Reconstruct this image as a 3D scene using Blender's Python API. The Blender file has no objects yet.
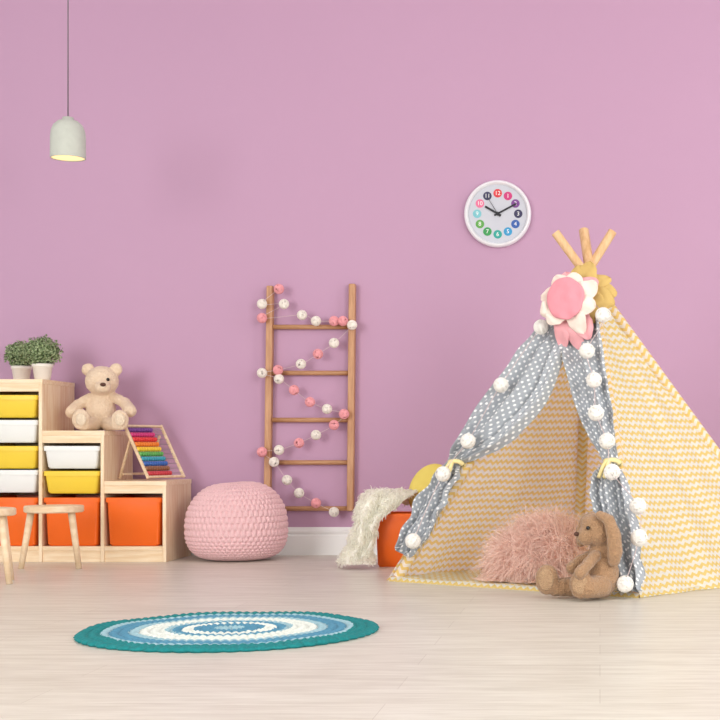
import bpy, bmesh, math, random
from mathutils import Vector, Matrix, noise, Quaternion
random.seed(7)
# ---- measured camera geometry (metres) ----
F=1440.0; CX=600.0; CY=445.0; H=0.58; WY=7.6
def P(px,py,Y): return Vector(((px-CX)/F*Y, Y, H+(CY-py)/F*Y))
def lin(c):
    out=[]
    for v in c:
        v=v/255.0
        out.append(v/12.92 if v<=0.04045 else ((v+0.055)/1.055)**2.4)
    return (out[0],out[1],out[2],1.0)
scene=bpy.context.scene
COL=scene.collection
scene.view_settings.view_transform='Standard'

# ================= materials =================
class NT:
    def __init__(s,name):
        s.m=bpy.data.materials.new(name); s.m.use_nodes=True
        s.t=s.m.node_tree; s.t.nodes.clear()
        s.out=s.n('ShaderNodeOutputMaterial'); s.b=s.n('ShaderNodeBsdfPrincipled')
        s.l(s.b.outputs[0],s.out.inputs[0])
    def n(s,t,**k):
        x=s.t.nodes.new(t)
        for a,b in k.items(): setattr(x,a,b)
        return x
    def l(s,a,b): s.t.links.new(a,b)
    def math(s,op,a,b=None):
        x=s.n('ShaderNodeMath',operation=op)
        for i,v in enumerate((a,b)):
            if v is None: continue
            if isinstance(v,(int,float)): x.inputs[i].default_value=v
            else: s.l(v,x.inputs[i])
        return x.outputs[0]
    def mix(s,f,a,b):
        x=s.n('ShaderNodeMix',data_type='RGBA')
        for i,v in ((0,f),(6,a),(7,b)):
            if isinstance(v,(int,float,tuple)): x.inputs[i].default_value=v
            else: s.l(v,x.inputs[i])
        return x.outputs[2]
    def coord(s,kind='Object',scale=(1,1,1),rot=(0,0,0)):
        c=s.n('ShaderNodeTexCoord'); m=s.n('ShaderNodeMapping')
        m.inputs['Scale'].default_value=scale; m.inputs['Rotation'].default_value=rot
        s.l(c.outputs[kind],m.inputs[0]); return m.outputs[0]
    def noise(s,vec,scale,detail=3):
        x=s.n('ShaderNodeTexNoise'); x.inputs['Scale'].default_value=scale; x.inputs['Detail'].default_value=detail
        if vec: s.l(vec,x.inputs['Vector'])
        return x.outputs[0]
    def bump(s,h,st=.3,dist=.01):
        x=s.n('ShaderNodeBump'); x.inputs['Strength'].default_value=st; x.inputs['Distance'].default_value=dist
        s.l(h,x.inputs['Height']); s.l(x.outputs[0],s.b.inputs['Normal'])
def sc(c,k): return (min(c[0]*k,1),min(c[1]*k,1),min(c[2]*k,1),1)
def mat(name,col,rough=.6,var=.12,vs=8,bump=0,bs=80,bd=.005,metal=0,trans=0,emit=0,coat=0):
    t=NT(name); c=lin(col); v=t.coord()
    nf=t.noise(v,vs)
    t.l(t.mix(nf,sc(c,1-var),sc(c,1+var)),t.b.inputs['Base Color'])
    t.b.inputs['Roughness'].default_value=rough; t.b.inputs['Metallic'].default_value=metal
    if coat: t.b.inputs['Coat Weight'].default_value=coat
    if bump: t.bump(t.noise(v,bs,4),bump,bd)
    if emit:
        t.b.inputs['Emission Color'].default_value=c; t.b.inputs['Emission Strength'].default_value=emit
    if trans: translucent(t,c,trans)
    return t.m
def translucent(t,col,f):
    tr=t.n('ShaderNodeBsdfTranslucent'); mx=t.n('ShaderNodeMixShader'); mx.inputs[0].default_value=f
    if isinstance(col,tuple): tr.inputs[0].default_value=col
    else: t.l(col,tr.inputs[0])
    t.l(t.b.outputs[0],mx.inputs[1]); t.l(tr.outputs[0],mx.inputs[2]); t.l(mx.outputs[0],t.out.inputs[0])
def wood(name,col,dark,scale=(1,12,12),rough=.5,amount=.5,knots=None):
    t=NT(name); v=t.coord(scale=scale)
    n1=t.noise(v,5,5)
    r=t.n('ShaderNodeValToRGB'); r.color_ramp.elements[0].position=.38; r.color_ramp.elements[1].position=.62
    r.color_ramp.elements[0].color=lin(dark); r.color_ramp.elements[1].color=lin(col); t.l(n1,r.inputs[0])
    v2=t.coord(scale=(1,1,1)); n2=t.noise(v2,4)
    c=t.mix(t.math('MULTIPLY',n2,1-amount),r.outputs[0],lin(col))
    if knots:
        vo=t.n('ShaderNodeTexVoronoi'); vo.inputs['Scale'].default_value=1; t.l(t.coord(scale=knots),vo.inputs['Vector'])
        k=t.n('ShaderNodeMapRange'); k.inputs[1].default_value=.06; k.inputs[2].default_value=.13; k.inputs[3].default_value=.75; k.inputs[4].default_value=0
        t.l(vo.outputs['Distance'],k.inputs[0]); c=t.mix(k.outputs[0],c,lin((186,126,78)))
    t.l(c,t.b.inputs['Base Color'])
    t.b.inputs['Roughness'].default_value=rough; t.bump(n1,.06,.003)
    return t.m
def chevron(name,trans=.3):
    t=NT(name); c=t.n('ShaderNodeTexCoord'); s=t.n('ShaderNodeSeparateXYZ'); t.l(c.outputs['UV'],s.inputs[0])
    pp=t.math('PINGPONG',s.outputs[0],.0165)
    v=t.math('ADD',s.outputs[1],t.math('MULTIPLY',pp,.8))
    fr=t.math('FRACT',t.math('DIVIDE',v,.032))
    m=t.math('GREATER_THAN',fr,.52)
    col=t.mix(m,lin((255,254,250)),lin((251,227,148)))
    t.l(col,t.b.inputs['Base Color']); t.b.inputs['Roughness'].default_value=.85
    t.bump(t.noise(t.coord(),11,4),.35,.03)
    if trans: translucent(t,col,trans)
    return t.m
def dots(name):
    t=NT(name); v=t.coord('UV',scale=(44,44,44),rot=(0,0,math.radians(45)))
    vo=t.n('ShaderNodeTexVoronoi',voronoi_dimensions='2D'); vo.inputs['Scale'].default_value=1; vo.inputs['Randomness'].default_value=0
    t.l(v,vo.inputs['Vector']); m=t.math('LESS_THAN',vo.outputs['Distance'],.235)
    col=t.mix(m,lin((176,181,188)),lin((255,255,255)))
    t.l(col,t.b.inputs['Base Color']); t.b.inputs['Roughness'].default_value=.85
    t.bump(t.noise(t.coord(),25,4),.4,.02)
    translucent(t,col,.12)
    return t.m
M={}
M['pine']=wood('pine_wood',(248,226,194),(230,194,150),(14,14,1.2),knots=(9,9,5))
M['pineh']=wood('pine_wood_horizontal',(248,226,194),(234,202,158),(1.2,14,14))
M['birch']=wood('birch_wood',(242,218,186),(228,196,156),(2,10,10))
M['ladder']=wood('ladder_wood',(202,154,114),(176,124,86),(14,14,1.5))
M['ladderh']=wood('ladder_rung_wood',(198,150,110),(172,120,82),(1.5,14,14))
M['pole']=wood('pole_wood',(228,188,142),(206,160,110),(12,12,2))
M['yellow']=mat('yellow_plastic',(246,212,66),.35,.03)
M['white']=mat('white_plastic',(242,244,242),.35,.02)
M['orange']=mat('orange_plastic',(246,108,24),.33,.03)
M['offwhite']=mat('offwhite_paint',(244,244,243),.4,.02)
M['chev']=chevron('zigzag_fabric',.48)
M['dots']=dots('dotted_fabric')

# ================= mesh helpers =================
class B:
    def __init__(s): s.v=[]; s.f=[]; s.uv=None
    def add(s,v,f):
        o=len(s.v); s.v+= [Vector(x) for x in v]; s.f+=[tuple(i+o for i in q) for q in f]; return s
    def box(s,lo,hi):
        x0,y0,z0=lo;x1,y1,z1=hi
        return s.add([(x0,y0,z0),(x1,y0,z0),(x1,y1,z0),(x0,y1,z0),(x0,y0,z1),(x1,y0,z1),(x1,y1,z1),(x0,y1,z1)],
          [(0,3,2,1),(4,5,6,7),(0,1,5,4),(1,2,6,5),(2,3,7,6),(3,0,4,7)])
    def obox(s,p0,p1,w,d,side):
        p0=Vector(p0);p1=Vector(p1);a=(p1-p0).normalized();sd=Vector(side);sd=(sd-a*sd.dot(a)).normalized();t=a.cross(sd)
        v=[]
        for p in (p0,p1):
            for i,j in ((-1,-1),(1,-1),(1,1),(-1,1)): v.append(p+sd*i*w/2+t*j*d/2)
        return s.add(v,[(3,2,1,0),(4,5,6,7),(0,1,5,4),(1,2,6,5),(2,3,7,6),(3,0,4,7)])
    def tube(s,pts,r,seg=10,cap=True):
        pts=[Vector(p) for p in pts]; n=len(pts)
        if not isinstance(r,(list,tuple)): r=[r]*n
        d=(pts[1]-pts[0]).normalized(); u=d.orthogonal().normalized(); v=[];f=[]
        for i,p in enumerate(pts):
            if i==0: dd=pts[1]-pts[0]
            elif i==n-1: dd=pts[-1]-pts[-2]
            else: dd=pts[i+1]-pts[i-1]
            dd.normalize(); u=(u-dd*u.dot(dd)).normalized(); w=dd.cross(u)
            for k in range(seg):
                a=2*math.pi*k/seg; v.append(p+(u*math.cos(a)+w*math.sin(a))*r[i])
        for i in range(n-1):
            for k in range(seg):
                k2=(k+1)%seg; f.append((i*seg+k,i*seg+k2,(i+1)*seg+k2,(i+1)*seg+k))
        if cap: f.append(tuple(reversed(range(seg)))); f.append(tuple((n-1)*seg+k for k in range(seg)))
        return s.add(v,f)
    def sph(s,c,r,R=None,nu=20,nv=12):
        c=Vector(c)
        if isinstance(r,(int,float)): r=(r,r,r)
        v=[];f=[]
        def q(x): 
            x=Vector((x[0]*r[0],x[1]*r[1],x[2]*r[2]))
            if R is not None: x=R@x
            return c+x
        v.append(q((0,0,1)))
        for i in range(1,nv):
            t=math.pi*i/nv
            for j in range(nu):
                a=2*math.pi*j/nu; v.append(q((math.sin(t)*math.cos(a),math.sin(t)*math.sin(a),math.cos(t))))
        v.append(q((0,0,-1)))
        for j in range(nu): f.append((0,1+j,1+(j+1)%nu))
        for i in range(nv-2):
            for j in range(nu):
                a=1+i*nu; b=a+nu; f.append((a+j,b+j,b+(j+1)%nu,a+(j+1)%nu))
        l=len(v)-1;a=1+(nv-2)*nu
        for j in range(nu): f.append((l,a+(j+1)%nu,a+j))
        return s.add(v,f)
    def chain(s,pts,rs,n=5,flat=None):
        for i in range(len(pts)-1):
            for k in range(n+1):
                t=k/n; s.sph(Vector(pts[i]).lerp(Vector(pts[i+1]),t), rs[i]*(1-t)+rs[i+1]*t,None,14,9)
        return s
    def lathe(s,prof,c=(0,0,0),seg=40):
        c=Vector(c);v=[];f=[];n=len(prof)
        for r,z in prof:
            for k in range(seg):
                a=2*math.pi*k/seg; v.append(c+Vector((r*math.cos(a),r*math.sin(a),z)))
        for i in range(n-1):
            for k in range(seg):
                k2=(k+1)%seg; f.append((i*seg+k,i*seg+k2,(i+1)*seg+k2,(i+1)*seg+k))
        if prof[0][0]>1e-4: f.append(tuple(reversed(range(seg))))
        if prof[-1][0]>1e-4: f.append(tuple((n-1)*seg+k for k in range(seg)))
        return s.add(v,f)
    def loft(s,rings,cap0=True,cap1=True):
        v=[];f=[];m=len(rings[0])
        for r in rings: v+=r
        for i in range(len(rings)-1):
            for k in range(m):
                k2=(k+1)%m; f.append((i*m+k,i*m+k2,(i+1)*m+k2,(i+1)*m+k))
        if cap0: f.append(tuple(reversed(range(m))))
        if cap1: f.append(tuple((len(rings)-1)*m+k for k in range(m)))
        return s.add(v,f)
    def mesh(s,name):
        me=bpy.data.meshes.new(name); me.from_pydata([tuple(x) for x in s.v],[],s.f); me.update(); return me
def finish(o,m,smooth):
    if m is not None:
        o.data.materials.clear(); o.data.materials.append(m)
    if smooth:
        for p in o.data.polygons: p.use_smooth=True
def link(o): COL.objects.link(o); return o
def root(name,label,cat,loc=(0,0,0)):
    e=bpy.data.objects.new(name,None); e.location=loc; e.empty_display_size=.05
    e['label']=label; e['category']=cat; return link(e)
def part(name,b,m,parent=None,smooth=False,local=False,bevel=0,label=None):
    me=b.mesh(name) if isinstance(b,B) else b
    o=bpy.data.objects.new(name,me); link(o); finish(o,m,smooth)
    if parent is not None:
        o.parent=parent
        if not local and parent.type=='EMPTY': o.matrix_parent_inverse=Matrix.Translation(-parent.location)
    if bevel:
        md=o.modifiers.new('bevel','BEVEL'); md.width=bevel; md.segments=2; md.limit_method='ANGLE'
    if label: o['label']=label
    return o
def top(name,b,m,label,cat,smooth=False,bevel=0):
    o=part(name,b,m,None,smooth,bevel=bevel); o['label']=label; o['category']=cat; return o
def remeshed(b,vox,it=6,disp=0,ds=20):
    me=b.mesh('tmp'); o=bpy.data.objects.new('tmp',me); link(o)
    r=o.modifiers.new('r','REMESH'); r.mode='VOXEL'; r.voxel_size=vox
    s=o.modifiers.new('s','SMOOTH'); s.iterations=it; s.factor=.6
    dg=bpy.context.evaluated_depsgraph_get(); nm=bpy.data.meshes.new_from_object(o.evaluated_get(dg))
    bpy.data.objects.remove(o)
    if disp:
        nm.update(); ns=[v.normal.copy() for v in nm.vertices]
        for v,n in zip(nm.vertices,ns): v.co+=n*disp*noise.noise(v.co*ds)
    return nm
def catmull(pts,n=6):
    pts=[Vector(p) for p in pts]; q=[pts[0]]+pts+[pts[-1]]; out=[]
    for i in range(1,len(q)-2):
        for k in range(n):
            t=k/n;a,b,c,d=q[i-1],q[i],q[i+1],q[i+2]
            out.append(.5*((2*b)+(c-a)*t+(2*a-5*b+4*c-d)*t*t+(3*b-a-3*c+d)*t**3))
    out.append(pts[-1]); return out
def fur(me,n,length,width,grav=.4,jit=.5,curl=.2,zmin=None,seed=1,segs=4,clump=0,sgn=1,bias=None):
    rnd=random.Random(seed); b=B(); polys=list(me.polygons)
    cum=[];s=0
    for p in polys: s+=p.area; cum.append(s)
    import bisect
    for _ in range(n):
        p=polys[min(bisect.bisect(cum,rnd.random()*s),len(polys)-1)]
        vs=[me.vertices[i].co for i in p.vertices]; w=[rnd.random()+.01 for _ in vs]; W=sum(w)
        c=Vector((0,0,0))
        for v_,w_ in zip(vs,w): c+=v_*(w_/W)
        cl=noise.noise_vector(c*14)*clump
        if bias is not None: cl=cl+bias
        d=(p.normal*sgn+Vector((rnd.uniform(-1,1),rnd.uniform(-1,1),rnd.uniform(-1,1)))*jit+cl).normalized()
        L=length*rnd.uniform(.6,1.15); side=d.orthogonal().normalized(); side.rotate(Quaternion(d,rnd.random()*6.28))
        cv=Vector((rnd.uniform(-1,1),rnd.uniform(-1,1),rnd.uniform(-1,1)))*curl
        pts=[];q=c.copy();dd=d.copy()
        for k in range(segs+1):
            pts.append(q.copy()); dd=(dd+Vector((0,0,-grav/segs*(k+1)*.6))+cv/segs).normalized(); q=q+dd*L/segs
            if zmin is not None and q.z<zmin: q.z=zmin+rnd.random()*.004
        v=[];f=[]
        for k,pp in enumerate(pts):
            ww=width*(1-.75*k/segs)/2; v+= [pp-side*ww,pp+side*ww]
        for k in range(segs): f.append((2*k,2*k+1,2*k+3,2*k+2))
        b.add(v,f)
    return b

# ================= room =================
def struct(name,b,m,bevel=0):
    o=part(name,b,m,bevel=bevel); o['kind']='structure'; return o
t=NT('mauve_wall_paint'); v=t.coord()
t.l(t.mix(t.noise(v,.7,2),lin((189,149,178)),lin((193,153,182))),t.b.inputs['Base Color']); t.b.inputs['Roughness'].default_value=.7
t.bump(t.noise(v,160,3),.05,.002)
M['wall']=t.m
t=NT('pale_laminate'); v=t.coord()
br=t.n('ShaderNodeTexBrick'); br.offset=.37; br.inputs['Scale'].default_value=1; br.inputs['Brick Width'].default_value=1.3; br.inputs['Row Height'].default_value=.19
br.inputs['Mortar Size'].default_value=.0010; br.inputs['Color1'].default_value=lin((227,223,212)); br.inputs['Color2'].default_value=lin((221,216,205)); br.inputs['Mortar'].default_value=lin((204,197,186))
t.l(v,br.inputs['Vector'])
g=t.noise(t.coord(scale=(1.1,9,1)),3,6)
r=t.n('ShaderNodeValToRGB'); r.color_ramp.elements[0].position=.38; r.color_ramp.elements[0].color=(.76,.735,.70,1); r.color_ramp.elements[1].position=.60; r.color_ramp.elements[1].color=(1,1,1,1); t.l(g,r.inputs[0])
g2=t.noise(t.coord(scale=(3.5,34,1)),3,6)
r2=t.n('ShaderNodeValToRGB'); r2.color_ramp.elements[0].position=.4; r2.color_ramp.elements[0].color=(.87,.855,.835,1); r2.color_ramp.elements[1].position=.6; r2.color_ramp.elements[1].color=(1,1,1,1); t.l(g2,r2.inputs[0])
mx=t.n('ShaderNodeMix',data_type='RGBA',blend_type='MULTIPLY'); mx.inputs[0].default_value=.55; t.l(br.outputs[0],mx.inputs[6]); t.l(r.outputs[0],mx.inputs[7])
mx2=t.n('ShaderNodeMix',data_type='RGBA',blend_type='MULTIPLY'); mx2.inputs[0].default_value=.55; t.l(mx.outputs[2],mx2.inputs[6]); t.l(r2.outputs[0],mx2.inputs[7])
t.l(mx2.outputs[2],t.b.inputs['Base Color']); t.b.inputs['Roughness'].default_value=.36; t.b.inputs['Specular IOR Level'].default_value=.38
M['floor']=t.m
struct('floor',B().box((-4.6,-1.5,-.1),(3.4,7.7,0)),M['floor'])
struct('wall_back',B().box((-4.6,WY,0),(3.4,WY+.1,3.3)),M['wall'])
struct('ceiling',B().box((-4.6,-1.5,3.3),(3.4,7.7,3.4)),M['offwhite'])
prof=[(0,0),(.018,0),(.018,.100),(.012,.106),(.012,.112),(.017,.118),(.017,.126),(.010,.132),(.006,.147),(0,.147)]
rings=[[Vector((x,WY-a,z)) for a,z in prof] for x in (-4.6,3.4)]
struct('baseboard_back',B().loft(rings),M['offwhite'])

# ================= storage unit =================
YF=7.135; YB=7.575; XR=-2.150; PT=.307; T=.018
rt=root('storage_unit','light pine stepped toy storage unit with plastic drawers against pink wall','storage unit',(XR-.46,(YF+YB)/2,0))
xs=[XR,XR-PT,XR-2*PT,XR-3*PT]
hh=[.40,.65,.905,.905]
for x,h in zip(xs,hh):
    part('side_panel',B().box((x-T,YF,0),(x,YB,h-.0005)),M['pine'],rt,bevel=.002)
for i in range(3):
    xr=xs[i]-T; xl=xs[i+1]; h=hh[i]
    part('shelf_top',B().box((xl,YF-.001,h-.022),(xr+ T+.002,YB,h+.0015)),M['pineh'],rt,bevel=.002)
    part('top_rail',B().box((xl,YF+.002,h-.06),(xr,YF+.02,h-.022)),M['pineh'],rt,bevel=.001)
    part('bottom_shelf',B().box((xl,YF+.001,.055),(xr,YB,.078)),M['pineh'],rt,bevel=.002)
    part('plinth',B().box((xl,YF+.008,0),(xr,YF+.026,.055)),M['pineh'],rt,bevel=.001)
    part('back_panel',B().box((xl,YB-.008,.08),(xr,YB,h-.03)),M['pineh'],rt)
def rrect(cx,cy,z,hx,hy,r,n=4):
    out=[]
    for sx,sy,a0 in ((1,1,0),(-1,1,90),(-1,-1,180),(1,-1,270)):
        for k in range(n+1):
            a=math.radians(a0+90*k/n); out.append(Vector((cx+sx*(hx-r)+r*math.cos(a),cy+sy*(hy-r)+r*math.sin(a),z)))
    return out
def binmesh(w,d,h,name,cx=0,cy=0,taper=.012,cr=1.0):
    hx,hy=w/2,d/2; b=B(); R=[]
    R.append(rrect(cx,cy,.0,hx-taper-.012,hy-taper-.012,.02*cr))
    R.append(rrect(cx,cy,.010,hx-taper-.005,hy-taper-.005,.022*cr))
    R.append(rrect(cx,cy,h-.024,hx-.008,hy-.008,.022*cr))
    R.append(rrect(cx,cy,h-.024,hx-.001,hy-.001,.026*cr))
    R.append(rrect(cx,cy,h-.004,hx,hy,.026*cr))
    R.append(rrect(cx,cy,h,hx-.003,hy-.003,.024*cr))
    R.append(rrect(cx,cy,h-.002,hx-.013,hy-.013,.018*cr))
    R.append(rrect(cx,cy,.018,hx-taper-.014,hy-taper-.014,.016*cr))
    b.loft(R); return b.mesh(name)
def drawer(col,bx,z,h,mesh_cache={}):
    key=(col,h)
    if key not in mesh_cache: mesh_cache[key]=binmesh(.280,.415,h,'drawer',cr=.7)
    o=part('drawer',mesh_cache[key],M[col],rt,smooth=True,local=True,bevel=0)
    o.location=Vector((bx,YF+.20,z))-rt.location
    md=o.modifiers.new('e','EDGE_SPLIT') ; md.split_angle=math.radians(35)
    o['label']={'yellow':'shallow yellow plastic drawer','white':'shallow white plastic drawer','orange':'deep orange plastic drawer'}[col]
cxs=[XR-T-(PT-T)/2, XR-PT-T-(PT-T)/2, XR-2*PT-T-(PT-T)/2]
for c in cxs: drawer('orange',c,.0795,.240)
def zof(py): return H+(CY-py)/F*YF
for c,lst in ((cxs[1],[('white',446),('yellow',471)]),(cxs[2],[('yellow',395),('white',420),('yellow',446),('white',470)])):
    for col,py in lst: drawer(col,c,zof(py)-.112,.112)

# ================= potted plants =================
t=NT('mixed_green_leaf'); rp=t.n('ShaderNodeValToRGB'); rp.color_ramp.elements[0].position=.35; rp.color_ramp.elements[0].color=lin((96,122,74)); rp.color_ramp.elements[1].position=.62; rp.color_ramp.elements[1].color=lin((188,204,158))
t.l(t.noise(t.coord(),90,2),rp.inputs[0]); t.l(rp.outputs[0],t.b.inputs['Base Color']); t.b.inputs['Roughness'].default_value=.6; translucent(t,rp.outputs[0],.25); M['leaf']=t.m
M['pot']=mat('cream_ceramic',(242,234,224),.5,.03)
M['soil']=mat('soil',(70,52,40),.9,.2,60)
def plant(px,pyb,Y,rad,seed,lab):
    base=P(px,pyb,Y); base.z=.907
    r=root('potted_plant',lab,'plant',base)
    part('pot',B().lathe([(.034,0),(.038,.004),(.047,.064),(.051,.066),(.051,.082),(.045,.082),(.043,.066),(.0,.066)]),M['pot'],r,True,True)
    part('soil',B().lathe([(.0,.0665),(.0425,.0665),(.0425,.072),(.0,.075)]),M['soil'],r,True,True)
    rn=random.Random(seed); b=B(); cz=.078+rad*.76
    for i in range(2400):
        d=Vector((rn.gauss(0,1),rn.gauss(0,1),rn.gauss(0,1))).normalized(); 
        k=rn.uniform(.5,1.0)*(1+.2*noise.noise(d*3+Vector((seed,0,0))))
        q=Vector((d.x*rad*k,d.y*rad*k,cz+d.z*rad*.84*k))
        if q.z<.08: q.z=.08+rn.random()*.03
        n=(d+Vector((rn.uniform(-1,1),rn.uniform(-1,1),rn.uniform(-.5,1)))*.8).normalized(); s=n.orthogonal().normalized()
        s.rotate(Quaternion(n,rn.uniform(0,6.28))); w=n.cross(s); l=rn.uniform(.011,.017)
        b.add([q,q+s*l*.5+w*l*.38+n*.002,q+s*l+n*.003,q+s*l*.5-w*l*.38+n*.002],[(0,1,2,3)])
    for i in range(14):
        a=rn.uniform(0,6.28); p1=Vector((math.cos(a)*rad*.6,math.sin(a)*rad*.6,cz+rn.uniform(-.01,.03))); b.tube([Vector((0,0,.068)),p1*.5+Vector((0,0,.05)),p1],.0018,5)
    part('foliage',b,M['leaf'],r,False,True)
plant(21.5,381,7.46,.082,3,'small bushy green plant in cream pot on storage unit')
plant(42.5,381,7.26,.090,5,'larger bushy green plant in cream pot on storage unit')

# ================= toys =================
def K(px,py,Y,r): return P(px,py,Y), r*Y/F
def fuzzy(name,c1,c2,sc_=90,b=.8,sheen=.2):
    t=NT(name); v=t.coord(); n=t.noise(v,sc_,5)
    t.l(t.mix(n,lin(c1),lin(c2)),t.b.inputs['Base Color']); t.b.inputs['Roughness'].default_value=.95
    t.b.inputs['Sheen Weight'].default_value=sheen
    vo=t.n('ShaderNodeTexVoronoi'); vo.inputs['Scale'].default_value=sc_*1.6; t.l(v,vo.inputs['Vector'])
    t.bump(t.math('ADD',vo.outputs['Distance'],n),b,.006); return t.m
M['bear']=fuzzy('beige_knit_plush',(222,194,162),(244,222,198),80,.5)
M['bearpad']=fuzzy('cream_plush',(232,210,182),(246,228,204))
M['black']=mat('black_bead',(20,16,16),.2,.02)
M['brownnose']=mat('brown_thread',(82,50,38),.7,.1)
def add(b,px,py,Y,r,ry=None,rz=None):
    c,rr=K(px,py,Y,1.0)
    b.sph(c,(r*rr,(ry if ry else r)*rr,(rz if rz else r)*rr)); return b
def ch(b,lst,n=5):
    b.chain([P(a[0],a[1],a[2]) for a in lst],[a[3]*a[2]/F for a in lst],n)
r=root('teddy_bear','beige knitted teddy bear sitting on storage unit step','stuffed toy',(P(102,431,7.33).x,7.33,.652))
b=B()
add(b,101,412,7.38,15,14,18.5); add(b,101,400,7.38,10.5,11,12); add(b,102,381,7.35,16.5,15,15); add(b,103,387,7.25,8,7.5,6.6)
for x in (88,116): add(b,x,369.5,7.36,6.4,4,6.4)
ch(b,[(90,398,7.37,5.2),(78,405,7.33,5.6),(72,412,7.28,6.6)])
ch(b,[(113,397,7.37,5.2),(125,403,7.33,5.6),(130,411,7.27,6.6)])
ch(b,[(95,424,7.33,7),(84,424,7.2,7)]); ch(b,[(108,424,7.33,7),(118,424,7.2,7)])
add(b,81,419.5,7.185,9,5,10.8); add(b,120,420,7.185,9,5,10.4)
me=remeshed(b,.0045,5,.002,60)
for v_ in me.vertices: v_.co.z=max(v_.co.z,.653)
part('body',me,M['bear'],r,True)
for x in (96.5,108): part('eye',add(B(),x,379.5,7.288,1.7),M['black'],r,True)
b=B(); add(b,103,384.5,7.212,3,1.5,2); part('nose',b,M['brownnose'],r,True)
for x in (81,120): part('foot_pad',add(B(),x,419.5,7.157,5.2,1.5,6.2),M['bearpad'],r,True)

M['bunny']=fuzzy('brown_plush',(150,112,80),(190,152,116),110,.7,.3)
M['bunnypad']=fuzzy('tan_plush',(166,130,98),(200,166,130),110)
r=root('stuffed_bunny','brown plush bunny with long floppy ears sitting at tent entrance','stuffed toy',(P(600,598,5.42).x,5.42,0))
b=B()
add(b,602,574,5.43,17.5,18,24); add(b,601,554,5.43,13,13,14)
add(b,598,530,5.42,18,17,17.5); add(b,586,536,5.39,10,10,9.5); add(b,594,525,5.41,14,13.5,12)
ch(b,[(595,556,5.37,6),(586,566,5.33,6),(580,573,5.31,6.6)])
ch(b,[(591,556,5.47,6),(579,561,5.46,5.5),(572,568,5.44,6.5)])
ch(b,[(600,586,5.38,12),(588,588,5.34,11)]); ch(b,[(592,587,5.47,11),(556,587,5.45,9.5)])
add(b,581,584.5,5.335,12,8,14.5); add(b,547,579.5,5.43,12,8,15.5)
me=remeshed(b,.0042,4,.002,60)
for v_ in me.vertices: v_.co.z=max(v_.co.z,.001)
part('body',me,M['bunny'],r,True)
b=B(); ch(b,[(600,515,5.355,4.5),(609,520,5.34,5.8),(614,536,5.34,7.6),(615,552,5.35,8),(614,560,5.36,6.5)],8)
part('ear',remeshed(b,.004,4,.002,50),M['bunny'],r,True)
b=B(); ch(b,[(592,515,5.47,4),(585,520,5.50,5),(581,530,5.52,5.5),(581,542,5.52,5)],7)
part('ear',remeshed(b,.004,4,.002,50),M['bunny'],r,True)
b=B(); add(b,588,528,5.352,2.0); part('eye',b,M['black'],r,True)
b=B(); add(b,576.5,534,5.37,2.6,2.6,2.2); part('nose',b,M['brownnose'],r,True)
part('foot_pad',add(B(),580,584.5,5.31,7.8,1.8,10),M['bunnypad'],r,True)
part('foot_pad',add(B(),546,579.5,5.406,7.8,1.8,11),M['bunnypad'],r,True)

# ================= abacus =================
a=math.radians(65); w=Vector((math.cos(a),math.sin(a),0)); back=Vector((-math.sin(a),math.cos(a),0))
tl=math.radians(30); U=Vector((0,0,math.cos(tl)))+back*math.sin(tl)
O=Vector((-2.258,7.20,.4125)); W=.262; L=.312; N=w.cross(U)
r=root('abacus','wooden abacus with rainbow beads leaning on storage unit','abacus',O+w*W/2)
b=B()
b.obox(O,O+U*L,.011,.014,w); b.obox(O+w*W,O+w*W+U*L,.011,.014,w)
b.obox(O+U*(L-.008)+w*.005,O+U*(L-.008)+w*(W-.005),.011,.012,U); b.obox(O+U*.008+w*.005,O+U*.008+w*(W-.005),.011,.012,U)
part('frame',b,M['birch'],r,bevel=.002)
for s in (0.03,W-.03):
    p=O+w*s; topp=p+U*(L*.8)+back*.012; foot=p+back*.215; foot.z=.411
    part('support_leg',B().obox(topp,foot,.012,.010,w),M['birch'],r,bevel=.0015)
part('crossbar',B().obox(O+w*.03+back*.195+Vector((0,0,.02)),O+w*(W-.03)+back*.195+Vector((0,0,.02)),.012,.010,(0,0,1)),M['birch'],r,bevel=.0015)
cols=[(120,70,150),(214,60,130),(230,60,60),(244,136,44),(250,208,60),(100,180,90),(60,165,185),(60,110,190),(150,100,66),(210,66,76)]
steel=mat('steel_rod',(170,170,172),.3,.02,metal=.8)
for i in range(10): 
    z=.028+i*.0282; part('rod',B().tube([O+U*z,O+U*z+w*W],.0014,6),steel,r)
bead=B().lathe([(.003,-.0084),(.009,-.0078),(.0122,-.0045),(.0122,.0045),(.009,.0078),(.003,.0084)],seg=14)
Q=Vector((0,0,1)).rotation_difference(w)
for i in range(10):
    me=bead.mesh('bead'); mm=mat('bead_paint',cols[9-i],.3,.02); me.materials.append(mm)
    for p in me.polygons: p.use_smooth=True
    z=.028+i*.0282
    for k in range(10):
        pos=O+U*z+w*(.017+k*.0170)
        o=bpy.data.objects.new('bead',me); link(o); o.parent=r; o.location=pos-r.location; o.rotation_mode='QUATERNION'; o.rotation_quaternion=Q

# ================= stools =================
def stool(px,py,h,lab,rot=0):
    Y=F*H/(py-CY); base=Vector(((px-CX)/F*Y,Y,0))
    r=root('childrens_stool',lab,'stool',base); r.rotation_euler=(0,0,rot); r['group']='childrens birch stools'
    part('seat',B().lathe([(.0,h-.032),(.128,h-.032),(.134,h-.027),(.134,h-.005),(.130,h),(.0,h)],seg=48),M['birch'],r,True,True).modifiers.new('e','EDGE_SPLIT').split_angle=.6
    for (x,y) in ((-.136,-.05),(.136,-.05),(.070,.13)):
        d=Vector((x,y,0))
        part('leg',B().tube([d*.70+Vector((0,0,h-.033)),d],[.0165,.013],16),M['birch'],r,True,True)
    return r
stool(54,568,.295,'small round birch stool in front of storage unit')
stool(-18,583,.315,'small round birch stool beside another stool')

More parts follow.
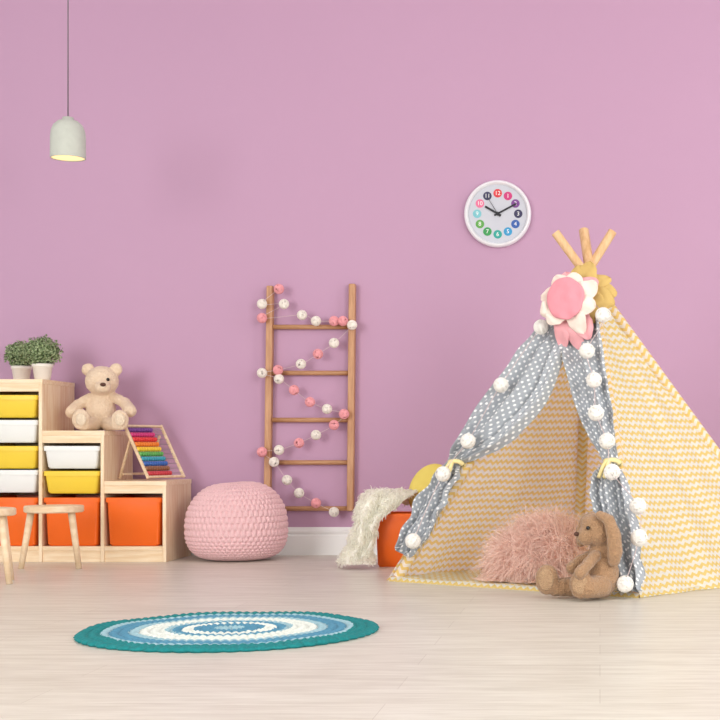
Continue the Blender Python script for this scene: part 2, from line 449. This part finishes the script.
# ================= knitted pouf =================
c=Vector((-1.835,7.27,0)); R=.249; HH=.392; b=B(); nu=680; nv=280; v=[];f=[]
rows=24; cols_=58
for i in range(nv+1):
    t=i/nv; th=-math.pi/2+math.pi*t
    ct=max(math.cos(th),0)**(.50 if th<0 else .70); st=math.copysign(abs(math.sin(th))**(.75 if th<0 else .97),math.sin(th))
    zc=.41
    for j in range(nu):
        ph=2*math.pi*j/nu
        row=t*rows; off=.5*(int(row)%2); uu=(j/nu*cols_+off)%1.0; rv=row%1.0
        lobe=max(0,1-((uu-.5)/.56)**2)*max(0,1-((rv-.5+.25*(abs(uu-.5)*2)**2)/.62)**2)
        hgt=lobe**.5
        rr=1+ (hgt-.6)*.060*min(1,ct*2)+.024*noise.noise(Vector((math.cos(ph)*1.3+2,math.sin(ph)*1.3,t*2.5)))
        x=R*ct*math.cos(ph)*rr; y=R*ct*math.sin(ph)*rr
        z=HH*(zc*(1+st) if st<0 else zc+(1-zc)*st)*(1+.015*math.cos(ph+.5))+ (.006*hgt if t>.6 else 0)
        z-= .008*math.exp(-((ct)/.3)**2) if t>.5 else 0
        v.append((x,y,max(z,.0)))
for i in range(nv):
    for j in range(nu):
        j2=(j+1)%nu; f.append((i*nu+j,i*nu+j2,(i+1)*nu+j2,(i+1)*nu+j))
b.add(v,f)
M['pinkknit']=fuzzy('pink_yarn',(230,182,186),(244,206,208),120,.4)
o=top('pouf',b,M['pinkknit'],'pink knitted round pouf on floor by pink wall','pouf',True); o.location=c

# ================= ladder + garland =================
YL=7.57
r=root('decorative_ladder','brown wooden decorative ladder hung on pink wall','ladder',P(310,512,YL))
for (x0,y0,x1,y1) in ((270.5,286,267.5,512),(352.5,284,350.5,511)):
    part('rail',B().obox(P(x0,y0,YL),P(x1,y1,YL),.034,.045,(1,0,0)),M['ladder'],r,bevel=.005)
for y in (327,373,420,462.5,508.5):
    part('rung',B().tube([P(270,y,YL),P(351,y,YL)],.0125,14),M['ladderh'],r,True)
def stringball(R,n,tr,seed,name,core=.88):
    rn=random.Random(seed); b=B(); 
    if core: b.sph((0,0,0),R*core,None,14,9)
    for i in range(n):
        ax=Vector((rn.gauss(0,1),rn.gauss(0,1),rn.gauss(0,1))).normalized(); u=ax.orthogonal().normalized(); w_=ax.cross(u)
        off=rn.uniform(-.45,.45); rr=R*math.sqrt(1-off*off)
        pts=[ax*off*R+(u*math.cos(k*2*math.pi/16)+w_*math.sin(k*2*math.pi/16))*rr for k in range(17)]
        b.tube(pts,tr,4,False)
    me=b.mesh(name)
    for p in me.polygons: p.use_smooth=True
    return me
mw=mat('white_cord',(248,240,230),.8,.05,80); mp=mat('pink_cord',(248,170,176),.8,.08,80)
mwire=mat('thin_wire',(216,196,196),.5,.02)
sb={}
for k,m_ in (('w',mw),('p',mp)):
    me=stringball(.0245,22,.0026,4,'garland_ball',0); me.materials.append(m_); sb[k]=me
G=[(279,289,'p'),(262,304,'w'),(284,304,'w'),(262,318,'p'),(302,315,'w'),(316,321,'w'),(334,321,'p'),(343,321,'p'),(352,325,'w'),(334,343,'w'),(318,354,'p'),(301,364,'w'),(278,370,'p'),(262,373,'w'),(279,379,'w'),(294,390,'p'),(310,402,'p'),(327,409,'w'),(344,414,'p'),(334,425,'p'),(316,435,'w'),(299,443,'p'),(279,450,'w'),(262,452,'p'),(274,462,'w'),(287,480,'w'),(299,493,'w'),(316,503,'p'),(334,512,'w')]
r=root('ball_garland','pink and white cord ball garland draped on ladder','garland',P(310,400,7.52))
gp=[P(x,y,7.518) for x,y,_ in G]
for (x,y,k),p in zip(G,gp):
    o=bpy.data.objects.new('garland_ball',sb[k]); link(o); o.parent=r; o.location=p-r.location
    o.rotation_euler=(random.random()*6,random.random()*6,0); o['label']='pink cord ball' if k=='p' else 'white cord ball'
part('wire',B().tube(catmull(gp,5),.0011,5),mwire,r,True)

# ================= clock =================
c=P(498,214.5,WY); r=root('wall_clock','round white wall clock with coloured number dots','clock',c)
def disc(b,c0,rad,y0,y1,seg=64):
    rings=[[Vector((c0[0]+rad*math.cos(2*math.pi*k/seg),y,c0[1]-rad*math.sin(2*math.pi*k/seg))) for k in range(seg)] for y in (y0,y1)]
    b.loft(rings); return b
Rr=.176
pr=[(0,0),(Rr-.006,0),(Rr,-.006),(Rr,-.03),(Rr-.005,-.042),(Rr-.012,-.046),(Rr-.018,-.040),(Rr-.022,-.022),(0,-.022)]
bb=B().lathe([(a_,-z_) for a_,z_ in pr],seg=72); 
for v_ in bb.v: v_.y,v_.z=-v_.z,v_.y
o=part('case',bb,mat('clock_case_white',(244,244,248),.3,.01,coat=.3),r,True,True); o.modifiers.new('e','EDGE_SPLIT').split_angle=.7
part('dial',disc(B(),(0,0),Rr-.0225,-.0222,-.0235),mat('dial_grey',(196,198,208),.5,.02),r,False,True)
cc=[(200,50,120),(120,60,140),(50,46,84),(48,90,168),(50,150,200),(40,160,150),(50,150,80),(90,160,70),(120,190,200),(226,110,150),(50,48,84),(214,50,60)]
for i in range(12):
    an=math.radians(30*(i+1)); x=.108*math.sin(an); z=.108*math.cos(an)
    mk=part('number_dot',disc(B(),(x,z),.0225,-.0236,-.0246,28),mat('dot_paint',cc[i],.5,.01),r,False,True)
    cu=bpy.data.curves.new('num','FONT'); cu.body=str(i+1); cu.size=.030; cu.align_x='CENTER'; cu.align_y='CENTER'; cu.extrude=.0004
    to=bpy.data.objects.new('num',cu); link(to); bpy.context.view_layer.update()
    me=bpy.data.meshes.new_from_object(to.evaluated_get(bpy.context.evaluated_depsgraph_get())); bpy.data.objects.remove(to)
    me.transform(Matrix.Translation((x,-.0252,z))@Matrix.Rotation(math.pi/2,4,'X'))
    me.materials.clear()
    o=part('numeral',me,None,mk,False,True); me.materials.append(M['white'])
def hand(ang,l,wd,y):
    an=math.radians(ang); d=Vector((math.sin(an),0,math.cos(an)))
    return B().obox(d*-.02+Vector((0,y,0)),d*l+Vector((0,y,0)),wd,.0012,(d.z,0,-d.x))
hm=mat('black_hand',(20,20,30),.4,.01)
part('hour_hand',hand(300,.076,.011,-.028),hm,r,False,True); part('minute_hand',hand(62,.110,.009,-.0295),hm,r,False,True)
part('second_hand',hand(-32,.10,.0025,-.031),hm,r,False,True); part('hub',disc(B(),(0,0),.010,-.0236,-.033,20),hm,r,False,True)

# ================= pendant lamp =================
YP=6.6; base=P(68,158.5,YP)
r=root('pendant_lamp','pale grey concrete dome pendant lamp on thin cord','lamp',base)
pr=[(.077,.0),(.078,.004),(.0775,.10),(.074,.128),(.064,.152),(.045,.170),(.026,.177),(.024,.188),(.0,.188)]
inn=[(.0,.165),(.040,.160),(.060,.142),(.069,.12),(.073,.09),(.073,.0)]
part('shade',B().lathe(inn+pr,seg=56),mat('pale_concrete',(194,197,188),.85,.1,30,bump=.2,bs=120),r,True,True)
part('cord',B().tube([(0,0,.186),(0,0,3.3-base.z)],.0032,8),mat('grey_cord',(120,108,116),.6,.02),r,True,True)
part('ceiling_rose',B().lathe([(.0,3.27-base.z),(.03,3.27-base.z),(.05,3.2995-base.z),(0,3.2995-base.z)]),M['offwhite'],r,True,True)
part('diffuser',B().lathe([(.0,.003),(.0725,.003),(.0725,.008),(0,.010)]),mat('warm_diffuser',(255,226,160),.5,.0,emit=1.0),r,True,True)

# ================= rug =================
c=Vector((-1.147,4.46,0)); R=.445; t=NT('crochet_rug'); 
co=t.n('ShaderNodeTexCoord'); sp=t.n('ShaderNodeSeparateXYZ'); t.l(co.outputs['Object'],sp.inputs[0])
x2=t.math('MULTIPLY',sp.outputs[0],sp.outputs[0]); y2=t.math('MULTIPLY',sp.outputs[1],sp.outputs[1]); rad=t.math('SQRT',t.math('ADD',x2,y2))
nn=t.noise(co.outputs['Object'],60,2)
rn_=t.math('ADD',t.math('DIVIDE',rad,R),t.math('MULTIPLY',t.math('SUBTRACT',nn,.5),.045))
rp=t.n('ShaderNodeValToRGB'); rp.color_ramp.interpolation='CONSTANT'; cr=rp.color_ramp
BL=(84,144,172);WH=(230,233,225);TE=(20,128,130);LB=(158,192,202)
stops=[(0,LB),(.10,BL),(.24,WH),(.32,BL),(.38,LB),(.43,WH),(.60,LB),(.67,BL),(.80,LB),(.845,TE)]
cr.elements[0].position=0; cr.elements[0].color=lin(stops[0][1]); cr.elements[1].position=stops[1][0]; cr.elements[1].color=lin(stops[1][1])
for p_,c_ in stops[2:]:
    e=cr.elements.new(p_); e.color=lin(c_)
t.l(rn_,rp.inputs[0])
shade=t.mix(t.noise(co.outputs['Object'],110,2),(.4,.46,.48,1),(1.35,1.35,1.35,1))
mx=t.n('ShaderNodeMix',data_type='RGBA',blend_type='MULTIPLY'); mx.inputs[0].default_value=.55; t.l(rp.outputs[0],mx.inputs[6]); t.l(shade,mx.inputs[7])
t.l(mx.outputs[2],t.b.inputs['Base Color']); t.b.inputs['Roughness'].default_value=.95
t.bump(t.noise(co.outputs['Object'],150,3),.5,.004)
b=B(); v=[];f=[]; nr=170; na=480; NR=15
for i in range(nr+1):
    q=i/nr; ring=int(q*NR*.9999); cnt=int(12+ring*6.5)
    for j in range(na):
        an=2*math.pi*j/na; rr=R*q*(1+.005*math.sin(an*5+1)*q+.022*abs(math.sin(an*30))*q**14)
        z=.008+.0085*abs(math.sin(math.pi*q*NR))**.7*(.4+.6*abs(math.sin(an*cnt/2+ring*1.3)))+.002*q*q*math.sin(an*7)
        v.append((rr*math.cos(an),rr*math.sin(an),z))
for i in range(nr):
    for j in range(na):
        j2=(j+1)%na; f.append((i*na+j,(i+1)*na+j,(i+1)*na+j2,i*na+j2))
o0=len(v)
for j in range(na): x,y,_=v[nr*na+j]; v.append((x*1.003,y*1.003,.005))
for j in range(na): x,y,_=v[nr*na+j]; v.append((x*.99,y*.99,0.0))
for j in range(na):
    j2=(j+1)%na; f.append((nr*na+j,o0+j,o0+j2,nr*na+j2)); f.append((o0+j,o0+na+j,o0+na+j2,o0+j2))
f.append(tuple(o0+na+j for j in reversed(range(na))))
b.add(v,f); o=top('rug',b,t.m,'round teal blue and white crocheted rug on floor','rug',True); o.location=c

# ================= orange basket, throw, yellow cushion =================
bx=P(413,567,6.95); bc=Vector((bx.x,6.95,0))
me=binmesh(.345,.24,.255,'storage_bin',cr=.5); o=bpy.data.objects.new('storage_bin',me); link(o); finish(o,M['orange'],True)
o.modifiers.new('e','EDGE_SPLIT').split_angle=.6; o.location=bc; o['label']='orange plastic bin on floor holding blanket and cushion'; o['category']='bin'
b=B(); cc_=Vector((P(431,493,6.99).x,7.0,.358)); b.sph((0,0,0),(.106,.06,.136),None,40,24)
o=top('cushion',b,mat('yellow_cotton',(240,218,112),.85,.08,12,bump=.3,bs=60),'yellow oval cushion leaning in orange bin','cushion',True); o.location=cc_; o.rotation_euler=(-.12,.40,.1)
b=B(); v=[];f=[]
rowsT=[(384,418,506,7.00),(376,419,495,6.97),(366,418,493,6.93),(359,408,500,6.86),(356,395,509,6.815),(353,384,520,6.795),(350,378,531,6.79),(347,376,541,6.785),(343,375,551,6.775),(339,376,559,6.75),(337,377,565,6.68)]
LT=catmull([P(a_,y_,Y_) for a_,b_,y_,Y_ in rowsT],7); RT=catmull([P(b_,y_,Y_) for a_,b_,y_,Y_ in rowsT],7)
nu=60
for i in range(len(LT)):
    k=i/(len(LT)-1)
    el=.026*noise.noise(Vector((k*6,3,0)))+.016*noise.noise(Vector((k*18,5,0))); er=.010*noise.noise(Vector((k*7,8,0)))+.010*noise.noise(Vector((k*20,2,0)))
    for j in range(nu+1):
        u=j/nu; p=LT[i].lerp(RT[i],u); p.x+=el*(1-u)+er*u
        fo=.020+.010*math.sin(u*2.3*2*math.pi+4.5*k+2.0*math.sin(k*6))+.030*noise.noise(Vector((u*2.6,k*6,1)))+.012*noise.noise(Vector((u*8,k*13,4)))
        ny=Vector((-.15,-.85,.5 if k<.4 else .15)); p=p+ny*fo
        if u<.25: p.y+=.10*(1-u/.25)**2
        p.z=max(p.z,.006+.004*abs(math.sin(u*20))); v.append(p)
for i in range(len(LT)-1):
    for j in range(nu): q=i*(nu+1)+j; f.append((q,q+1,q+nu+2,q+nu+1))
me=B().add(v,f).mesh('blanket_body')
def furmat(name,c1,c2,tr=.45):
    t=NT(name); v=t.coord(); col=t.mix(t.noise(v,40,3),lin(c1),lin(c2)); t.l(col,t.b.inputs['Base Color']); t.b.inputs['Roughness'].default_value=.8
    translucent(t,col,tr); return t.m
mthrow=fuzzy('ivory_yarn',(252,248,236),(255,254,246),60,.4,0)
r=root('throw_blanket','ivory shaggy knitted throw draped over orange bin','blanket',(P(365,568,6.74).x,6.74,0))
part('blanket_body',me,mthrow,r,True)
me.update()
flip=Vector((-.1,-1,.2)); sg=1 if sum(p.normal.dot(flip)*p.area for p in me.polygons)>0 else -1
fo=part('fringe',fur(me,3800,.024,.0070,1.5,.30,.7,.003,3,4,.5,sg,Vector((-.25,0,-.3))),furmat('ivory_fringe',(255,252,240),(255,255,250),.5),r); fo['kind']='stuff'

# ================= teepee tent =================
A=Vector((-.895,6.14,0)); Bc=Vector((.15,5.46,0)); C=Vector((.934,6.375,0)); D=Vector((-.111,7.055,0)); AP=Vector((-.062,6.26,1.318))
tent=root('play_tent','yellow zigzag teepee play tent with grey dotted curtains','tent',(A+C)/2)
CT=(A+C)/2
def uvpart(name,b,m,parent,label=None,solid=0):
    o=part(name,b,m,parent,True,label=label); l=o.data.uv_layers.new(name='UVMap')
    for lp in o.data.loops: l.data[lp.index].uv=b.uv[lp.vertex_index]
    if solid:
        s=o.modifiers.new('s','SOLIDIFY'); s.thickness=solid; s.offset=0
    return o
for Q_,ext,pr_ in ((A,1.150,.0195),(Bc,1.160,.0220),(C,1.138,.0195),(D,1.02,.0185)):
    inw=(AP-Q_); inw.z=0; inw.normalize()
    p0=Q_+inw*.026+Vector((0,0,.002)); off2=Vector((-inw.y,inw.x,0))*.018; tgt=AP+off2
    if Q_ is Bc: tgt=AP+Vector((.020,-.020,0))
    part('pole',B().tube([p0,p0+(tgt-p0)*.6,p0+(tgt-p0)*ext],[.018,pr_,pr_],20),M['pole'],tent,True,bevel=.002)
    pts=[p0.lerp(tgt,.01+k/20*.93) for k in range(21)]; b=B().tube(pts,.0235,16,False)
    b.uv=[((k%16)/16*.132,(k//16)*.074) for k in range(len(b.v))]; uvpart('pole_sleeve',b,M['chev'],tent)
def panel(P0,P1,v0=0.0,v1=.945,sag=.018,nu=60,nv=90,wr=.028):
    b=B(); v=[];f=[];uv=[]
    Wd=(P1-P0).length; mid=(P0+P1)/2; Ln=(AP-mid).length; n=(P1-P0).cross(AP-P0).normalized()
    if n.dot(Vector((CT.x,CT.y,.3))-mid)<0: n=-n
    for i in range(nv+1):
        t=v0+(v1-v0)*i/nv
        for j in range(nu+1):
            u=j/nu; e=math.sin(math.pi*u)
            p=P0.lerp(P1,u).lerp(AP,t); ax=CT.lerp(AP,t); o_=(p-ax); o_.z=0
            w1=noise.noise(Vector((u*9,t*1.6,Wd*3)))*(1-t)+.5*noise.noise(Vector((u*5+t*4,t*7-u*3,Wd)))*(1-t*.5)
            p=p+o_.normalized()*.016*min(1,o_.length/.02)+n*(sag*e*math.sin(math.pi*min(1,t*1.1))+wr*min(1,e*3)*w1)
            if i==0 : p.z=.003
            if p.z<.003: p.z=.003
            v.append(p); uv.append(((u-.5)*Wd*(1-t)+2,t*Ln+1))
    for i in range(nv):
        for j in range(nu): q=i*(nu+1)+j; f.append((q,q+1,q+nu+2,q+nu+1))
    b.add(v,f); b.uv=uv; return b
uvpart('canvas_panel',panel(A,D),M['chev'],tent); uvpart('canvas_panel',panel(D,C),M['chev'],tent); uvpart('canvas_panel',panel(C,Bc),M['chev'],tent)
b=B(); n=30; v=[];f=[];uv=[]
for i in range(n+1):
    for j in range(n+1):
        s_,t_=i/n,j/n; p=A.lerp(Bc,s_).lerp(D.lerp(C,s_),t_); p.z=.016+.010*noise.noise(Vector((s_*7,t_*7,0)))
        if j==0: p.z=.016+.004*noise.noise(Vector((s_*12,0,0)))
        v.append(p); uv.append((s_*1.25,t_*1.2))
k0=len(v)
for i in range(n+1):
    p=A.lerp(Bc,i/n)+Vector((-.545,-.838,0))*(.010+.008*noise.noise(Vector((i*.4,3,0)))); p.z=.0; v.append(p); uv.append((i/n*1.25,-.018))
for i in range(n):
    for j in range(n): q=i*(n+1)+j; f.append((q,q+n+1,q+n+2,q+1))
    f.append((k0+i,k0+i+1,(i+1)*(n+1),i*(n+1)))
b.add(v,f); b.uv=uv; uvpart('floor_mat',b,M['chev'],tent)
# front curtains
e1=(Bc-A).normalized(); NF=(Bc-A).cross(AP-A).normalized()
if NF.y>0: NF=-NF
e2=NF.cross(e1); 
if e2.z<0: e2=-e2
CAM=Vector((0,0,H))
def FP(px,py,off=0):
    d=P(px,py,1.0)-CAM; t_=(A+NF*off-CAM).dot(NF)/d.dot(NF); return CAM+d*t_
def curtain(rows,folds,amps,seed,tie,base=.03):
    n=len(rows)
    Lf=catmull([(a_[0],a_[1],0) for a_,_ in rows],8); Rg=catmull([(b_[0],b_[1],0) for _,b_ in rows],8)
    am=catmull([(x,0,0) for x in amps],8); nu=90; v=[];f=[];uv=[]
    for i in range(len(Lf)):
        k=i/(len(Lf)-1); gt=math.exp(-((k-tie)/.11)**2); low=max(0,min(1,(k-tie)*6))
        rf=.008*low*math.sin(k*60+seed)+.012*noise.noise(Vector((k*14,seed,0)))*(.3+low)
        p0=FP(Lf[i].x,Lf[i].y)-e1*rf; p1=FP(Rg[i].x,Rg[i].y)+e1*rf*.8; row=[]
        for j in range(nu+1):
            u=j/nu; p=p0.lerp(p1,u); A_=am[i].x
            ph=u*folds*2*math.pi+seed+1.1*math.sin(k*6+seed)+2.2*noise.noise(Vector((u*1.5,k*3,seed)))
            s1=math.sin(ph); off=base+A_*(.5+.5*math.copysign(abs(s1)**.75,s1))
            off+=A_*.40*math.sin(u*folds*5.2*math.pi+seed*2+3*k)*(.5+gt+low*.5)
            off+=.018*noise.noise(p*7)+.012*noise.noise(p*18)*(.6+low)
            q=p+NF*max(off,.022); q.z=max(q.z,.012); row.append(q)
        s_=[0]
        for j in range(nu): s_.append(s_[-1]+(row[j+1]-row[j]).length)
        for j in range(nu+1): v.append(row[j]); uv.append((s_[j]-s_[-1]/2+3,(row[j]-A).dot(e2)+3))
    for i in range(len(Lf)-1):
        for j in range(nu): q=i*(nu+1)+j; f.append((q,q+1,q+nu+2,q+nu+1))
    b=B().add(v,f); b.uv=uv; return b
Lr=[((581,283),(588,283)),((562,310),(582,312)),((537,343),(571,353)),((508,385),(551,402)),((477,425),(518,442)),((459,450),(480,461)),((452,461),(464,467)),((441,477),(464,482)),((427,501),(454,504)),((415,526),(441,529)),((407,546),(428,551)),((403,555),(417,561))]
uvpart('curtain',curtain(Lr,2.4,[.004,.014,.030,.042,.042,.028,.008,.020,.032,.034,.032,.020],1,.545),M['dots'],tent,'grey white-dotted curtain',.002)
Rw=[((587,283),(592,283)),((578,312),(601,310)),((569,352),(609,350)),((575,385),(614,385)),((584,415),(618,415)),((595,440),(620,440)),((604,458),(621,458)),((607,467),(620,467)),((600,482),(631,480)),((602,510),(639,510)),((608,545),(645,545)),((616,574),(648,576)),((620,593),(649,595))]
uvpart('curtain',curtain(Rw,1.8,[.004,.014,.026,.032,.034,.024,.010,.010,.026,.038,.040,.036,.028],2.5,.583),M['dots'],tent,'grey white-dotted curtain',.002)
mt=mat('yellow_tie',(246,228,166),.85,.1,60)
for (x,y) in ((457,464),(613,463)):
    b=B(); c0=FP(x,y,.03)
    b.tube([c0+e1*.030*math.cos(k*math.pi/8)+NF*.034*math.sin(k*math.pi/8) +e2*.003*math.sin(k) for k in range(17)],.010,8,False)
    for s_ in (-1,1):
        b.tube(catmull([c0+NF*.036,c0+NF*.046+e1*s_*.010-e2*.03,c0+NF*.055+e1*s_*.013-e2*.085],5),.009,6)
    part('curtain_tie',b,mt,tent,True,label='yellow fabric tie')

# flower decoration (faces out of the tent front, turned a little toward the room)
fN=Vector((-.30,-.93,.12)).normalized(); f1=Vector((.95,-.306,0)).normalized(); f1=(f1-fN*f1.dot(fN)).normalized(); f2=fN.cross(f1)
if f2.z<0: f2=-f2
fc=FP(568,300,.15)
fl=root('fabric_flower','padded fabric flower with pink centre hung on tent top','decoration',fc)
mc=mat('pink_felt',(230,148,160),.9,.06,30,bump=.3,bs=90); mcr=mat('cream_felt',(242,224,212),.9,.06,20,bump=.3,bs=90)
mmu=mat('mustard_felt',(210,178,108),.9,.08,20,bump=.3,bs=90); mpk=mat('rose_felt',(236,170,176),.9,.06,20,bump=.3,bs=90)
RF=Matrix((f1,fN,f2)).transposed()
b=B(); b.sph((0,0,0),(1,1,1),None,64,32)
for i,v_ in enumerate(b.v):
    s_=lambda a_,e: math.copysign(abs(a_)**e,a_)
    rim=1+.06*noise.noise(Vector((v_.x*1.8,v_.z*1.8,2)))
    q=Vector((v_.x*.082*rim,s_(v_.y,.6)*.014,v_.z*.090*rim)); q.y+=.006*noise.noise(Vector((q.x*26,q.z*26,0)))
    b.v[i]=fc+fN*.032+RF@q
part('flower_centre',b,mc,fl,True)
rp_=random.Random(5)
def petal(cc0,ang,dist,ln,wd,off,m_,lab,droop=0,ex=.55):
    b=B(); nu=24;nv=28; ax=f1*math.cos(ang)+f2*math.sin(ang); sd=-f1*math.sin(ang)+f2*math.cos(ang)
    v=[];f=[]; dr=rp_.uniform(-.035,.01)+droop; tw=rp_.uniform(-.35,.35); cu=rp_.uniform(-.02,.02)
    for i in range(nv+1):
        t_=i/nv; wv=max(wd*(math.sin(math.pi*(.25+.75*t_)))**ex*(1+.14*noise.noise(Vector((t_*4,ang*3,1)))) if t_<1 else .001,.001)
        for k in range(nu):
            a_=2*math.pi*k/nu; ca=math.cos(a_); sa=math.copysign(abs(math.sin(a_))**.8,math.sin(a_))
            th=.0065*math.sin(math.pi*min(1,.15+.85*t_))**.4 if t_<1 else .0005
            wrk=.010*noise.noise(Vector((ca*1.3+ang*5,t_*3,ang)))
            v.append(cc0+ax*(dist+ln*t_)+sd*(wv*ca+cu*t_*t_)+fN*(off+th*sa+dr*t_*t_+tw*wv*ca*t_+wrk+.005*math.sin(t_*6+ang))+f2*(-abs(dr)*.6*t_*t_))
    for i in range(nv):
        for k in range(nu): k2=(k+1)%nu; f.append((i*nu+k,i*nu+k2,(i+1)*nu+k2,(i+1)*nu+k))
    f.append(tuple(reversed(range(nu)))); f.append(tuple(nv*nu+k for k in range(nu)))
    part('petal',b.add(v,f),m_,fl,True,label=lab)
for k in range(8): petal(fc,math.radians(45*k+20+rp_.uniform(-8,8)),.045,.096*rp_.uniform(.86,1.12),.043,.010+.005*(k%2),mcr,'cream felt petal',0,.52)
for an in (82,48,18,-12,-42,110,-70,-128,-98): petal(FP(583,293,.09),math.radians(an),.025,.118,.048,.004*(an%3),mmu,'mustard felt petal',-.012,.52)
for an in (-118,-88,-60,62,100,128): petal(FP(573,305,.125),math.radians(an),.055,.106,.044,.003*(an%2),mpk,'rose felt petal',-.015,.52)

# white ball garland on the tent
mb=mat('white_cotton_ball',(250,246,240),.85,.03,40,bump=.2,bs=90)
me=stringball(.031,34,.002,8,'garland_ball'); me.materials.append(mb)
gl=root('ball_garland','white cotton ball string garland draped on tent','garland',FP(600,440,.08))
L1=[(413,541),(443,474),(468,441),(501,385),(541,327)]; L2=[(603,315),(587,351),(594,380),(596,413),(607,441),(612,472),(638,506),(639,538),(625,584)]
allp=[]
for lst in (L1,L2):
    pts=[]
    for x,y in lst:
        p=FP(x,y,.118 if 340<y<570 else .095); p.z=max(p.z,.033); pts.append(p)
        o=bpy.data.objects.new('garland_ball',me); link(o); o.parent=gl; o.location=p-gl.location; o.rotation_euler=(random.random()*6,random.random()*6,0)
    allp+=pts
allp.insert(5,FP(568,290,.05))
part('wire',B().tube(catmull(allp,6),.0016,5),mwire,gl,True)

# pink fluffy cushion: soft slumped pillow leaning back, higher behind the bunny
b=B(); nu=48;nv=30
Rc=Matrix.Rotation(math.radians(-24),3,'Y')@Matrix.Rotation(math.radians(-40),3,'X')
cc_=P(537,558,5.98)
b.sph((0,0,0),(1,1,1),None,nu,nv)
for i,q in enumerate(b.v):
    x,y,z=q; s_=lambda a_,e: math.copysign(abs(a_)**e,a_)
    pk=1+.35*max(0,x)*max(0,z)
    b.v[i]=cc_+Rc@Vector((s_(x,.9)*.180,y*.075*(1+.3*noise.noise(q*1.5)),s_(z,.9)*.140*pk))
for i,q in enumerate(b.v): b.v[i].z=max(q.z,.024)
me=b.mesh('cushion_body'); me.update()
fm=fuzzy('pink_fur',(244,208,196),(252,228,216),60)
r=root('fluffy_cushion','dusty pink shaggy fur cushion inside tent','cushion',(cc_.x,cc_.y,.018))
part('cushion_body',me,fm,r,True)
fo=part('fur',fur(me,9000,.125,.0036,.75,.6,1.3,.024,11,7,1.5),furmat('pink_fur_strands',(250,214,202),(255,238,228),.4),r); fo['kind']='stuff'

# ================= lights, world, camera =================
w_=bpy.data.worlds.new('world'); scene.world=w_; w_.use_nodes=True
w_.node_tree.nodes['Background'].inputs[0].default_value=(1,.995,.985,1); w_.node_tree.nodes['Background'].inputs[1].default_value=.60
def area(name,loc,tgt,size,e,col=(1,1,1)):
    l=bpy.data.lights.new(name,'AREA'); l.energy=e; l.size=size; l.color=col; l.shape='SQUARE'
    o=bpy.data.objects.new(name,l); link(o); o.location=loc; o.rotation_euler=(Vector(tgt)-Vector(loc)).to_track_quat('-Z','Y').to_euler()
area('softbox_key',(-4.4,-.4,1.8),(-1.2,7.4,.5),2.6,210,(1,.99,.97))
area('softbox_fill',(2.8,.2,1.9),(-.4,7.2,.4),2.2,155,(1,.99,.97))
area('added_tent_fill',(3.1,4.6,1.8),(-.1,6.2,.5),1.4,36,(1,.99,.97))  # added light from out of view, brightens the tent fabric
cam=bpy.data.cameras.new('camera'); co=bpy.data.objects.new('camera',cam); link(co)
co.location=(0,0,H); co.rotation_euler=(math.pi/2,0,0); cam.sensor_width=36; cam.lens=F/720*36
cam.shift_x=(360-CX)/720; cam.shift_y=(CY-360)/720; cam.clip_end=60
scene.camera=co
